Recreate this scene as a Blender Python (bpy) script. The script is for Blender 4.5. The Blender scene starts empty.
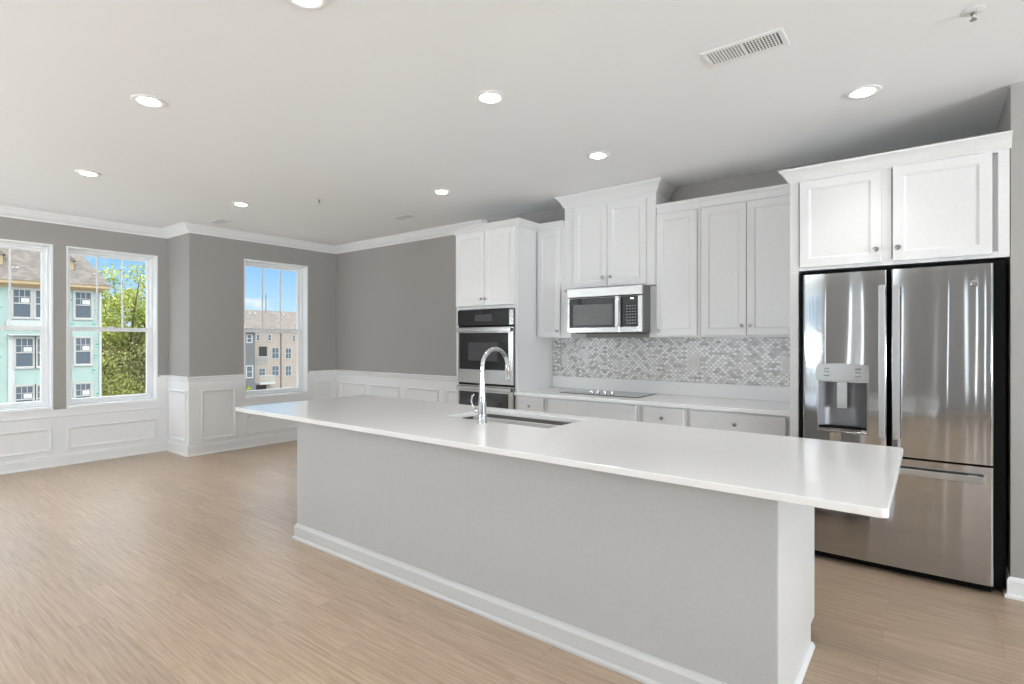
import bpy, bmesh, math, random
from mathutils import Vector, Matrix

random.seed(7)
S = bpy.context.scene
COL = S.collection
PI = math.pi

# ------------------------------------------------------------------ camera
CAM_H = 1.4361
cam_data = bpy.data.cameras.new('camera')
cam = bpy.data.objects.new('camera', cam_data)
COL.objects.link(cam)
cam.location = (0, 0, CAM_H)
cam.rotation_euler = (PI / 2, 0, 0.6563)
cam_data.sensor_width = 36.0
cam_data.sensor_fit = 'HORIZONTAL'
cam_data.lens = 541.32 / 1024 * 36.0
cam_data.shift_y = -1.68 / 1024
cam_data.clip_end = 500
S.camera = cam

# ------------------------------------------------------------------ exposure
S.view_settings.view_transform = 'Standard'
S.view_settings.look = 'None'
S.view_settings.exposure = 0.36
S.view_settings.gamma = 1.0
S.view_settings.use_curve_mapping = False
S.cycles.max_bounces = 10
S.cycles.diffuse_bounces = 6
S.cycles.glossy_bounces = 4
S.cycles.transparent_max_bounces = 12
S.cycles.sample_clamp_indirect = 6.0
S.cycles.use_denoising = True

# ------------------------------------------------------------------ sky
W = bpy.data.worlds.new('sky')
S.world = W
W.use_nodes = True
nt = W.node_tree
nt.nodes.clear()
N = nt.nodes.new
out = N('ShaderNodeOutputWorld'); bg = N('ShaderNodeBackground')
tc = N('ShaderNodeTexCoord'); sep = N('ShaderNodeSeparateXYZ')
nt.links.new(tc.outputs['Generated'], sep.inputs[0])
ramp = N('ShaderNodeValToRGB')
e = ramp.color_ramp.elements
e[0].position = 0.0; e[0].color = (0.80, 0.90, 0.97, 1)
e[1].position = 0.14; e[1].color = (0.25, 0.55, 0.93, 1)
x = e.new(0.05); x.color = (0.52, 0.77, 0.96, 1)
x = e.new(0.35); x.color = (0.80, 0.88, 0.96, 1)
nt.links.new(sep.outputs['Z'], ramp.inputs[0])
mp = N('ShaderNodeMapping'); mp.inputs['Scale'].default_value = (3.0, 3.0, 9.0)
mp.inputs['Location'].default_value = (2.35, 1.4, 0.6)
nz = N('ShaderNodeTexNoise'); nz.inputs['Scale'].default_value = 2.2; nz.inputs['Detail'].default_value = 8; nz.inputs['Roughness'].default_value = 0.55
nt.links.new(tc.outputs['Generated'], mp.inputs[0]); nt.links.new(mp.outputs[0], nz.inputs['Vector'])
cr = N('ShaderNodeValToRGB'); cr.color_ramp.elements[0].position = 0.56; cr.color_ramp.elements[1].position = 0.68
nt.links.new(nz.outputs['Fac'], cr.inputs[0])
mixc = N('ShaderNodeMix'); mixc.data_type = 'RGBA'
nt.links.new(cr.outputs[0], mixc.inputs[0]); nt.links.new(ramp.outputs[0], mixc.inputs[6])
mixc.inputs[7].default_value = (0.95, 0.97, 1.0, 1)
nt.links.new(mixc.outputs[2], bg.inputs['Color'])
# the upper sky is brighter than the band near the horizon
mr = N('ShaderNodeMapRange'); mr.inputs['From Min'].default_value = 0.2; mr.inputs['From Max'].default_value = 0.55
mr.inputs['To Min'].default_value = 0.88; mr.inputs['To Max'].default_value = 3.6
nt.links.new(sep.outputs['Z'], mr.inputs['Value']); nt.links.new(mr.outputs[0], bg.inputs['Strength'])
nt.links.new(bg.outputs[0], out.inputs[0])

# ------------------------------------------------------------------ sun (over the roof, from the kitchen side)
sd = bpy.data.lights.new('sun', 'SUN'); sun = bpy.data.objects.new('sun', sd); COL.objects.link(sun)
sd.energy = 0.7; sd.angle = 0.02; sd.color = (1.0, 0.95, 0.87)
sun.rotation_euler = Vector((-0.75, -0.45, -0.85)).to_track_quat('-Z', 'Y').to_euler()

# ------------------------------------------------------------------ fill lights added at invented openings out of view
# (centre, width, height, watts, heading, upward tilt): tilted up to brighten the ceiling; the narrow pair streaks the refrigerator
XW = -7.89
FILL = [((-1.50, -4.62, 1.40), 0.22, 2.0, 6.0, 0.0, 0), ((1.15, -4.62, 1.40), 0.22, 2.0, 6.0, 0.0, 0),
       ((-4.0, -4.62, 1.25), 2.8, 0.9, 350.0, 0.0, 82),
       ((6.12, 0.8, 1.15), 2.6, 0.9, 500.0, 90.0, 64), ((XW - .12, -2.9, 1.35), 2.3, 0.9, 190.0, -90.0, 72)]
for (loc, w, h, p, head, tilt) in FILL:
    ld = bpy.data.lights.new('fill_light', 'AREA'); lo = bpy.data.objects.new('fill_light', ld); COL.objects.link(lo)
    ld.shape = 'RECTANGLE'; ld.size = w; ld.size_y = h; ld.energy = p; ld.color = (0.85, 0.94, 1.0)
    lo.location = loc; lo.rotation_euler = (PI / 2 + math.radians(tilt), 0, math.radians(head))          # faces into the room
LAMP_W = 1.4

# ================================================================== helpers
class MB:
    """collects shapes, in world metres, and links them as ONE mesh object"""
    def __init__(s): s.bm = bmesh.new()
    def box(s, x0, x1, y0, y1, z0, z1, bev=0.0):
        t = bmesh.new()
        r = bmesh.ops.create_cube(t, size=1.0)
        for v in r['verts']:
            v.co = Vector((x0 + (v.co.x + .5) * (x1 - x0), y0 + (v.co.y + .5) * (y1 - y0), z0 + (v.co.z + .5) * (z1 - z0)))
        if bev > 0:
            bmesh.ops.bevel(t, geom=list(t.edges), offset=bev, segments=2, profile=0.5, affect='EDGES')
        s.merge(t); return s
    def merge(s, t, M=None):
        m = bpy.data.meshes.new('tmp'); t.to_mesh(m); t.free()
        if M is not None: m.transform(M)
        s.bm.from_mesh(m); bpy.data.meshes.remove(m)
    def poly(s, pts):
        return s.bm.faces.new([s.bm.verts.new(p) for p in pts])
    def prism(s, pts2, lo, hi, f):
        """closed outline pts2 swept lo..hi; f(a, b, c) -> point"""
        A = [s.bm.verts.new(f(a, b, lo)) for a, b in pts2]; B = [s.bm.verts.new(f(a, b, hi)) for a, b in pts2]
        n = len(A)
        s.bm.faces.new(A); s.bm.faces.new(B)
        for i in range(n): s.bm.faces.new((A[i], A[(i + 1) % n], B[(i + 1) % n], B[i]))
        return s
    def lathe(s, prof, c, seg=24, axis='Z'):
        """prof [(r, h)] turned round an axis through c"""
        rings = []
        for r, h in prof:
            ring = []
            for k in range(seg):
                a = 2 * PI * k / seg; p, q = r * math.cos(a), r * math.sin(a)
                d = (p, q, h) if axis == 'Z' else ((p, h, q) if axis == 'Y' else (h, p, q))
                ring.append(s.bm.verts.new((c[0] + d[0], c[1] + d[1], c[2] + d[2])))
            rings.append(ring)
        for a, b in zip(rings, rings[1:]):
            for k in range(seg): s.bm.faces.new((a[k], a[(k + 1) % seg], b[(k + 1) % seg], b[k]))
        s.bm.faces.new(rings[0]); s.bm.faces.new(rings[-1]); return s
    def tube(s, pts, rad, seg=12):
        pts = [Vector(p) for p in pts]; n = len(pts)
        rad = rad if isinstance(rad, (list, tuple)) else [rad] * n
        rings = []; up = None
        for i, p in enumerate(pts):
            t = (pts[min(i + 1, n - 1)] - pts[max(i - 1, 0)]).normalized()
            if up is None:
                up = Vector((1, 0, 0)) if abs(t.x) < .9 else Vector((0, 1, 0))
            u = (up - t * up.dot(t)).normalized(); up = u; v = t.cross(u)
            rings.append([s.bm.verts.new(p + u * (rad[i] * math.cos(2 * PI * k / seg)) + v * (rad[i] * math.sin(2 * PI * k / seg))) for k in range(seg)])
        for a, b in zip(rings, rings[1:]):
            for k in range(seg): s.bm.faces.new((a[k], a[(k + 1) % seg], b[(k + 1) % seg], b[k]))
        s.bm.faces.new(rings[0]); s.bm.faces.new(rings[-1]); return s
    def rect_sweep(s, f, u0, u1, v0, v1, prof, cap_first=False, cap_last=False, close=False):
        """profile [(inset, d)] mitred round a rectangle; f(u, v, d) -> point"""
        rings = []
        for i, d in prof:
            rings.append([s.bm.verts.new(f(a, b, d)) for a, b in ((u0 + i, v0 + i), (u1 - i, v0 + i), (u1 - i, v1 - i), (u0 + i, v1 - i))])
        prs = list(zip(rings, rings[1:])) + ([(rings[-1], rings[0])] if close else [])
        for a, b in prs:
            for k in range(4): s.bm.faces.new((a[k], a[(k + 1) % 4], b[(k + 1) % 4], b[k]))
        if cap_first: s.bm.faces.new(rings[0])
        if cap_last: s.bm.faces.new(rings[-1])
        return s
    def path_sweep(s, path, prof):
        """closed profile [(out, z)] swept along a plan path; out is the right-hand side"""
        P = [Vector((a, b)) for a, b in path]; n = len(P); dirs = []
        for i in range(n - 1): dirs.append((P[i + 1] - P[i]).normalized())
        nor = [Vector((d.y, -d.x)) for d in dirs]; rings = []
        for i in range(n):
            if i == 0: m = nor[0]
            elif i == n - 1: m = nor[-1]
            else:
                m = (nor[i - 1] + nor[i]); m = m / max(m.dot(nor[i]), .2)
            rings.append([s.bm.verts.new((P[i].x + m.x * o, P[i].y + m.y * o, z)) for o, z in prof])
        k = len(prof)
        for a, b in zip(rings, rings[1:]):
            for j in range(k): s.bm.faces.new((a[j], a[(j + 1) % k], b[(j + 1) % k], b[j]))
        s.bm.faces.new(rings[0]); s.bm.faces.new(rings[-1]); return s
    def build(s, name, mat, parent=None, smooth=None, origin=None):
        bmesh.ops.recalc_face_normals(s.bm, faces=s.bm.faces)
        me = bpy.data.meshes.new(name); s.bm.to_mesh(me); s.bm.free()
        o = bpy.data.objects.new(name, me); COL.objects.link(o)
        if parent is not None:
            org = world_of(parent)
        else:
            vs = [v.co for v in me.vertices]
            org = origin or Vector(((min(v.x for v in vs) + max(v.x for v in vs)) / 2, (min(v.y for v in vs) + max(v.y for v in vs)) / 2, min(v.z for v in vs)))
        me.transform(Matrix.Translation(-Vector(org)))
        if parent is not None: o.parent = parent
        else: o.location = org
        for m in (mat if isinstance(mat, (list, tuple)) else [mat]): me.materials.append(m)
        if smooth:
            me.polygons.foreach_set('use_smooth', [True] * len(me.polygons))
            me.set_sharp_from_angle(angle=math.radians(smooth))
        return o

def world_of(o):
    v = Vector((0, 0, 0))
    while o is not None: v += Vector(o.location); o = o.parent
    return v
def tag(o, label, cat, group=None, kind=None):
    o['label'] = label; o['category'] = cat
    if group: o['group'] = group
    if kind: o['kind'] = kind
    return o
def thing(name, label, cat, loc, group=None):
    o = bpy.data.objects.new(name, None); COL.objects.link(o); o.location = loc; o.empty_display_size = .1
    return tag(o, label, cat, group)
def copy_tree(o, loc=None, parent=None):
    c = o.copy(); COL.objects.link(c)
    if parent is not None: c.parent = parent
    if loc is not None: c.location = loc
    for ch in list(o.children): copy_tree(ch, None, c)
    return c
def struct(o, label=None):
    o['kind'] = 'structure'
    if label: o['label'] = label
    return o
def FY(y):                      # a plane that faces -Y (the kitchen fronts): d comes towards the room
    return lambda u, v, d: (u, y - d, v)
def FX(x):                      # a plane that faces +X (the window walls)
    return lambda u, v, d: (x + d, u, v)

# ================================================================== materials
def mat(name, col=(.8, .8, .8), rough=.5, metal=0.0, coat=0.0, spec=.5, emit=None):
    m = bpy.data.materials.new(name); m.use_nodes = True
    b = m.node_tree.nodes['Principled BSDF']
    b.inputs['Base Color'].default_value = (*col, 1); b.inputs['Roughness'].default_value = rough
    b.inputs['Metallic'].default_value = metal; b.inputs['Coat Weight'].default_value = coat
    b.inputs['Specular IOR Level'].default_value = spec
    if emit:
        b.inputs['Emission Color'].default_value = (*emit[0], 1); b.inputs['Emission Strength'].default_value = emit[1]
    return m
def nodes(m): return m.node_tree, m.node_tree.nodes.new, m.node_tree.links.new, m.node_tree.nodes['Principled BSDF']
def tint(m, scale, c0, c1, sc=(1, 1, 1), detail=4, p0=.3, p1=.7, bump=0.0, dist=.01):
    """a noise between two colours, with an optional bump"""
    t, n, l, b = nodes(m)
    tc = n('ShaderNodeTexCoord'); mp = n('ShaderNodeMapping'); mp.inputs['Scale'].default_value = sc
    nz = n('ShaderNodeTexNoise'); nz.inputs['Scale'].default_value = scale; nz.inputs['Detail'].default_value = detail
    l(tc.outputs['Object'], mp.inputs[0]); l(mp.outputs[0], nz.inputs['Vector'])
    r = n('ShaderNodeValToRGB'); r.color_ramp.elements[0].position = p0; r.color_ramp.elements[1].position = p1
    r.color_ramp.elements[0].color = (*c0, 1); r.color_ramp.elements[1].color = (*c1, 1)
    l(nz.outputs['Fac'], r.inputs[0]); l(r.outputs[0], b.inputs['Base Color'])
    if bump:
        bp = n('ShaderNodeBump'); bp.inputs['Strength'].default_value = bump; bp.inputs['Distance'].default_value = dist
        l(nz.outputs['Fac'], bp.inputs['Height']); l(bp.outputs[0], b.inputs['Normal'])
    return m

M_ceil = tint(mat('ceiling_paint', rough=.9, spec=.2), 160, (.855, .862, .868), (.875, .882, .888), bump=.03, dist=.002)
M_wall = tint(mat('grey_wall_paint', rough=.55, spec=.4), 140, (.355, .341, .322), (.375, .360, .341), bump=.04, dist=.002)
M_trim = tint(mat('white_trim_paint', rough=.35), 90, (.85, .855, .86), (.88, .885, .89), bump=.01, dist=.001)
M_cab = tint(mat('white_cabinet_paint', rough=.32), 60, (.735, .735, .732), (.76, .76, .757), bump=.01, dist=.001)
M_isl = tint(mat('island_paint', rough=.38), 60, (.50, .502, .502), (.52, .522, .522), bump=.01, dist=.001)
M_islbase = mat('island_base_paint', (.62, .622, .622), .38)
M_steel_nickel = mat('brushed_nickel', (.36, .345, .33), .3, 1.0)
M_chrome = mat('chrome', (.62, .63, .64), .08, 1.0)
M_black = mat('black_plastic', (.004, .004, .004), .6, 0, 0, .12)
M_blackglass = mat('black_glass', (.010, .010, .012), .05, 0, 0.15)
M_screen = tint(mat('oven_window', rough=.08, coat=.5), 40, (.035, .036, .040), (.05, .05, .055))
M_mwscreen = tint(mat('microwave_window', rough=.25), 900, (.07, .07, .068), (.13, .13, .125))
M_plate = mat('outlet_plastic', (.74, .72, .69), .4)
M_grille = mat('vent_enamel', (.80, .80, .79), .45)
M_ventdark = mat('vent_shadow_gap', (.10, .10, .10), .8)
M_lens = mat('lamp_lens', (1, 1, 1), .4, emit=((1.0, .97, .92), 14.0))
M_lamptrim = mat('lamp_trim', (.85, .85, .84), .4)
M_vinyl = mat('window_vinyl', (.84, .85, .86), .3)
M_display = mat('lit_display', (.02, .02, .02), .3, emit=((.85, .95, 1.0), 2.5))
M_key = mat('key_print', (.22, .22, .22), .4)

# quartz: white with a fine grey fleck
M_quartz = tint(mat('white_quartz', rough=.14, spec=.4), 260, (.84, .838, .832), (.90, .898, .894), detail=6, p0=.38, p1=.55)

# stainless: brushed, with the sheet's own long vertical waves
def steel(name, col, rough, wave=0.0):
    m = mat(name, col, rough, 1.0)
    t, n, l, b = nodes(m)
    tc = n('ShaderNodeTexCoord'); mp = n('ShaderNodeMapping'); mp.inputs['Scale'].default_value = (3.0, 3.0, 220.0)
    nz = n('ShaderNodeTexNoise'); nz.inputs['Scale'].default_value = 3.0; nz.inputs['Detail'].default_value = 3
    l(tc.outputs['Object'], mp.inputs[0]); l(mp.outputs[0], nz.inputs['Vector'])
    r = n('ShaderNodeMapRange'); r.inputs['To Min'].default_value = rough - .03; r.inputs['To Max'].default_value = rough + .05
    l(nz.outputs['Fac'], r.inputs['Value']); l(r.outputs[0], b.inputs['Roughness'])
    if wave:
        m2 = n('ShaderNodeMapping'); m2.inputs['Scale'].default_value = (3.6, 1.0, .16)
        w = n('ShaderNodeTexNoise'); w.inputs['Scale'].default_value = 1.5; w.inputs['Detail'].default_value = 1.5; w.inputs['Roughness'].default_value = .3
        l(tc.outputs['Object'], m2.inputs[0]); l(m2.outputs[0], w.inputs['Vector'])
        bp = n('ShaderNodeBump'); bp.inputs['Strength'].default_value = 1.0; bp.inputs['Distance'].default_value = wave
        l(w.outputs['Fac'], bp.inputs['Height']); l(bp.outputs[0], b.inputs['Normal'])
    return m
M_steel = steel('stainless_steel', (.44, .437, .43), .20)
M_door_steel = steel('stainless_door', (.47, .472, .478), .085, .026)
M_satin = steel('satin_handle', (.52, .52, .52), .36)
M_sink = steel('sink_steel', (.22, .208, .195), .40)

# floor: oak-look planks that run along the kitchen
def make_floor():
    m = mat('plank_floor', rough=.42, spec=.45)
    t, n, l, b = nodes(m)
    tc = n('ShaderNodeTexCoord')
    br = n('ShaderNodeTexBrick'); br.offset = .37; br.offset_frequency = 2; br.squash = 1
    br.inputs['Scale'].default_value = 1.0; br.inputs['Brick Width'].default_value = 1.22; br.inputs['Row Height'].default_value = .18
    br.inputs['Mortar Size'].default_value = .0009; br.inputs['Mortar Smooth'].default_value = .3; br.inputs['Bias'].default_value = 0
    br.inputs['Color1'].default_value = (0, 0, 0, 1); br.inputs['Color2'].default_value = (1, 1, 1, 1); br.inputs['Mortar'].default_value = (.5, .5, .5, 1)
    l(tc.outputs['Object'], br.inputs['Vector'])
    # grain, shifted from plank to plank
    sh = n('ShaderNodeVectorMath'); sh.operation = 'MULTIPLY_ADD'
    l(br.outputs['Color'], sh.inputs[0]); sh.inputs[1].default_value = (7.3, 3.1, 5.7); l(tc.outputs['Object'], sh.inputs[2])
    mp = n('ShaderNodeMapping'); mp.inputs['Scale'].default_value = (1.5, 36, 1); l(sh.outputs[0], mp.inputs[0])
    g = n('ShaderNodeTexNoise'); g.inputs['Scale'].default_value = 2.2; g.inputs['Detail'].default_value = 7; g.inputs['Roughness'].default_value = .62; g.inputs['Distortion'].default_value = .4
    l(mp.outputs[0], g.inputs['Vector'])
    r = n('ShaderNodeValToRGB'); e = r.color_ramp.elements
    e[0].position = .28; e[0].color = (.325, .230, .156, 1); e[1].position = .72; e[1].color = (.525, .412, .308, 1)
    x = e.new(.5); x.color = (.435, .326, .235, 1)
    l(g.outputs['Fac'], r.inputs[0])
    mx = n('ShaderNodeMix'); mx.data_type = 'RGBA'; mx.blend_type = 'MULTIPLY'; mx.inputs[0].default_value = 1
    vr = n('ShaderNodeMapRange'); vr.inputs['To Min'].default_value = .93; vr.inputs['To Max'].default_value = 1.06
    l(br.outputs['Color'], vr.inputs['Value']); l(r.outputs[0], mx.inputs[6]); l(vr.outputs[0], mx.inputs[7])
    mo = n('ShaderNodeMix'); mo.data_type = 'RGBA'; l(br.outputs['Fac'], mo.inputs[0]); l(mx.outputs[2], mo.inputs[6]); mo.inputs[7].default_value = (.27, .21, .155, 1)
    l(mo.outputs[2], b.inputs['Base Color'])
    rr = n('ShaderNodeMapRange'); rr.inputs['To Min'].default_value = .28; rr.inputs['To Max'].default_value = .42
    l(g.outputs['Fac'], rr.inputs['Value']); l(rr.outputs[0], b.inputs['Roughness'])
    bp = n('ShaderNodeBump'); bp.inputs['Strength'].default_value = .12; bp.inputs['Distance'].default_value = .003
    l(g.outputs['Fac'], bp.inputs['Height']); l(bp.outputs[0], b.inputs['Normal'])
    return m
M_floor = make_floor()

# splashback: little curved lantern tiles in greys and whites
def make_tile():
    m = mat('lantern_mosaic', rough=.22)
    t, n, l, b = nodes(m)
    tc = n('ShaderNodeTexCoord'); sp = n('ShaderNodeSeparateXYZ'); l(tc.outputs['Object'], sp.inputs[0])
    def M(op, a, c=None):
        q = n('ShaderNodeMath'); q.operation = op
        for i, v in enumerate((a, c)):
            if v is None: continue
            if isinstance(v, (int, float)): q.inputs[i].default_value = v
            else: l(v, q.inputs[i])
        return q.outputs[0]
    s = .041
    a0 = M('MULTIPLY', M('ADD', sp.outputs['X'], sp.outputs['Z']), 1 / s)
    b0 = M('MULTIPLY', M('SUBTRACT', sp.outputs['X'], sp.outputs['Z']), 1 / s)
    a = M('ADD', a0, M('MULTIPLY', M('SINE', M('MULTIPLY', b0, 2 * PI)), .085))
    c = M('ADD', b0, M('MULTIPLY', M('SINE', M('MULTIPLY', a0, 2 * PI)), .085))
    cb = n('ShaderNodeCombineXYZ'); l(M('FLOOR', a), cb.inputs[0]); l(M('FLOOR', c), cb.inputs[1])
    wn = n('ShaderNodeTexWhiteNoise'); wn.noise_dimensions = '2D'; l(cb.outputs[0], wn.inputs['Vector'])
    r = n('ShaderNodeValToRGB'); e = r.color_ramp.elements
    e[0].position = 0; e[0].color = (.42, .405, .39, 1); e[1].position = 1; e[1].color = (.93, .92, .91, 1)
    x = e.new(.25); x.color = (.62, .60, .58, 1); x = e.new(.55); x.color = (.83, .815, .80, 1)
    l(wn.outputs['Value'], r.inputs[0])
    vn = n('ShaderNodeTexNoise'); vn.inputs['Scale'].default_value = 30; vn.inputs['Detail'].default_value = 5; l(tc.outputs['Object'], vn.inputs['Vector'])
    vr = n('ShaderNodeMapRange'); vr.inputs['To Min'].default_value = .8; vr.inputs['To Max'].default_value = 1.18; l(vn.outputs['Fac'], vr.inputs['Value'])
    mx = n('ShaderNodeMix'); mx.data_type = 'RGBA'; mx.blend_type = 'MULTIPLY'; mx.inputs[0].default_value = 1
    l(r.outputs[0], mx.inputs[6]); l(vr.outputs[0], mx.inputs[7])
    def edge(v):
        f = M('FRACT', v); return M('MINIMUM', f, M('SUBTRACT', 1.0, f))
    ed = M('MINIMUM', edge(a), edge(c))
    gr = n('ShaderNodeMapRange'); gr.inputs['From Min'].default_value = .045; gr.inputs['From Max'].default_value = .085; l(ed, gr.inputs['Value'])
    mo = n('ShaderNodeMix'); mo.data_type = 'RGBA'; l(gr.outputs[0], mo.inputs[0]); mo.inputs[6].default_value = (.40, .385, .37, 1); l(mx.outputs[2], mo.inputs[7])
    l(mo.outputs[2], b.inputs['Base Color'])
    bp = n('ShaderNodeBump'); bp.inputs['Strength'].default_value = .5; bp.inputs['Distance'].default_value = .002
    l(gr.outputs[0], bp.inputs['Height']); l(bp.outputs[0], b.inputs['Normal'])
    return m
M_tile = make_tile()

# window glass: a thin clear pane with a faint reflection
M_glass = bpy.data.materials.new('window_glass'); M_glass.use_nodes = True
t = M_glass.node_tree; t.nodes.clear()
o_ = t.nodes.new('ShaderNodeOutputMaterial'); mx_ = t.nodes.new('ShaderNodeMixShader'); tr_ = t.nodes.new('ShaderNodeBsdfTransparent'); gl_ = t.nodes.new('ShaderNodeBsdfGlossy')
tr_.inputs[0].default_value = (.97, .98, .975, 1); gl_.inputs['Roughness'].default_value = .01; mx_.inputs[0].default_value = .012
t.links.new(tr_.outputs[0], mx_.inputs[1]); t.links.new(gl_.outputs[0], mx_.inputs[2]); t.links.new(mx_.outputs[0], o_.inputs[0])

# outdoors
M_mint = tint(mat('mint_sheathing', rough=.6), 1.3, (.31, .39, .35), (.36, .45, .405))
M_print = mat('sheathing_print', (.05, .30, .22), .6)
M_housetrim = tint(mat('house_trim', rough=.6), 2, (.40, .37, .34), (.47, .44, .41))
M_wood = tint(mat('raw_wood_fascia', rough=.7), 3, (.40, .28, .15), (.50, .38, .22), sc=(1, 1, 6))
M_tan = tint(mat('tan_siding', rough=.8), 1.2, (.34, .28, .235), (.39, .325, .275), sc=(1, 1, 4))
M_greyside = tint(mat('grey_siding', rough=.8), 1.2, (.13, .13, .13), (.16, .16, .16), sc=(1, 1, 6))
M_housewin = mat('house_glass', (.10, .12, .14), .08)
M_whitevinyl = mat('exterior_white', (.48, .48, .46), .6)
M_sticker = mat('paper_sticker', (.6, .6, .58), .7)
M_ground = tint(mat('parking_ground', rough=.9), .4, (.33, .31, .28), (.42, .39, .35))
M_bark = tint(mat('bark', rough=.9), 8, (.10, .075, .05), (.19, .15, .11), sc=(1, 1, .3))
M_leaf = tint(mat('tree_leaves', rough=.6), .9, (.24, .30, .05), (.60, .60, .16), p0=.35, p1=.65)
M_brush = tint(mat('thicket_leaves', rough=.7), .28, (.20, .195, .08), (.47, .45, .14), p0=.35, p1=.62)
M_dark = mat('dark_opening', (.03, .028, .025), .7)
def shingles(name, c0, c1, s):
    m = mat(name, rough=.9); t, n, l, b = nodes(m)
    tc = n('ShaderNodeTexCoord'); sp = n('ShaderNodeSeparateXYZ'); cb = n('ShaderNodeCombineXYZ'); l(tc.outputs['Object'], sp.inputs[0])
    l(sp.outputs['Y'], cb.inputs[0]); l(sp.outputs['Z'], cb.inputs[1])
    br = n('ShaderNodeTexBrick'); br.inputs['Scale'].default_value = s; br.inputs['Color1'].default_value = (*c0, 1); br.inputs['Color2'].default_value = (*c1, 1)
    br.inputs['Mortar'].default_value = (c0[0] * .6, c0[1] * .6, c0[2] * .6, 1); br.inputs['Mortar Size'].default_value = .012
    l(cb.outputs[0], br.inputs['Vector']); l(br.outputs['Color'], b.inputs['Base Color']); return m
M_shingle = shingles('grey_shingles', (.16, .13, .11), (.24, .20, .17), 2.0)
M_tanroof = shingles('brown_shingles', (.15, .118, .098), (.215, .175, .145), 1.5)

# ================================================================== the room
XL, XM, YJ, K, ZC = -7.89, -7.24, 2.866, 4.956, 2.87
XR, YB = 6.0, -4.5
XS, YS = 0.362, 4.10                       # the stub wall right of the refrigerator
T = .20
WZ0, WZ1 = .665, 2.525                     # window openings

fl = MB().box(XL - .1, XR + .1, YB - .1, K + .1, -.12, 0).build('floor', M_floor); struct(fl)
ce = MB().box(XL - T, XR + T, YB - T, K + T, ZC, ZC + .2).build('ceiling', M_ceil); struct(ce)

def wall_with_windows(name, x, y0, y1, wins):
    b = MB(); c = y0
    for (a, d) in wins:
        b.box(x - T, x, c, a, 0, ZC); b.box(x - T, x, a, d, 0, WZ0); b.box(x - T, x, a, d, WZ1, ZC); c = d
    b.box(x - T, x, c, y1, 0, ZC)
    return struct(b.build(name, M_wall))
WIN1, WIN2, WIN3 = (.755, 1.69), (1.813, 2.744), (3.54, 4.475)
wall_with_windows('wall_left', XL, YB - T, YJ, [(-4.4, -2.0), WIN1, WIN2])  # first opening is added for a fill light
wall_with_windows('wall_left_bay', XM, YJ + T, K, [WIN3])
struct(MB().box(XL - T, XM, YJ, YJ + T, 0, ZC).build('wall_jog', M_wall))
struct(MB().box(XM - T, XS, K, K + T, 0, ZC).build('wall_back', M_wall))
struct(MB().box(XS, XR + T, YS, K + T, 0, ZC).build('wall_right_stub', M_wall))
b = MB(); b.box(XR, XR + T, YB - T, -.6, 0, ZC); b.box(XR, XR + T, -.6, 2.2, 0, .3); b.box(XR, XR + T, -.6, 2.2, 2.5, ZC); b.box(XR, XR + T, 2.2, YS, 0, ZC)  # opening added for the fill light on this side
struct(b.build('wall_right', M_wall))
# the wall behind the camera, its three windows added for the fill lights
b = MB(); c = XL
for (a, d) in ((-5.5, -2.5), (-1.63, -1.37), (1.02, 1.28)):
    b.box(c, a, YB - T, YB, 0, ZC); b.box(a, d, YB - T, YB, 0, .3); b.box(a, d, YB - T, YB, 2.5, ZC); c = d
b.box(c, XR, YB - T, YB, 0, ZC)
struct(b.build('wall_front', M_wall))
for i, (a, d, nn) in enumerate(((-5.5, -2.5, 4), (-1.63, -1.37, 1), (1.02, 1.28, 1))):
    b = MB()
    b.rect_sweep(lambda u, v, q: (u, YB - .03 - q, v), a, d, .3, 2.5, [(0, 0), (.05, 0), (.05, .06), (0, .06)], close=True)
    for k in range(1, nn):
        u = a + (d - a) * k / nn; b.box(u - .03, u + .03, YB - .08, YB - .03, .35, 2.45)
    struct(b.build('window_%d' % (8 + i), M_vinyl))  # unseen windows, made up to frame the fill lights

b = MB().rect_sweep(lambda u, v, q: (XR + .03 + q, u, v), -.6, 2.2, .3, 2.5, [(0, 0), (.05, 0), (.05, .03), (0, .03)], close=True)
for k in range(1, 3):
    u = -.6 + 2.8 * k / 3; b.box(XR + .02, XR + .05, u - .03, u + .03, .35, 2.45)
struct(b.build('window_6', M_vinyl))  # unseen window, added round the right-hand fill light
b = MB().rect_sweep(lambda u, v, q: (XL - .03 - q, u, v), -4.4, -2.0, WZ0, WZ1, [(0, 0), (.05, 0), (.05, .03), (0, .03)], close=True)
for k in range(1, 4):
    u = -4.4 + 2.4 * k / 4; b.box(XL - .05, XL - .02, u - .03, u + .03, WZ0 + .05, WZ1 - .05)
struct(b.build('window_7', M_vinyl))  # unseen window, added round the left-hand fill light
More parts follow.
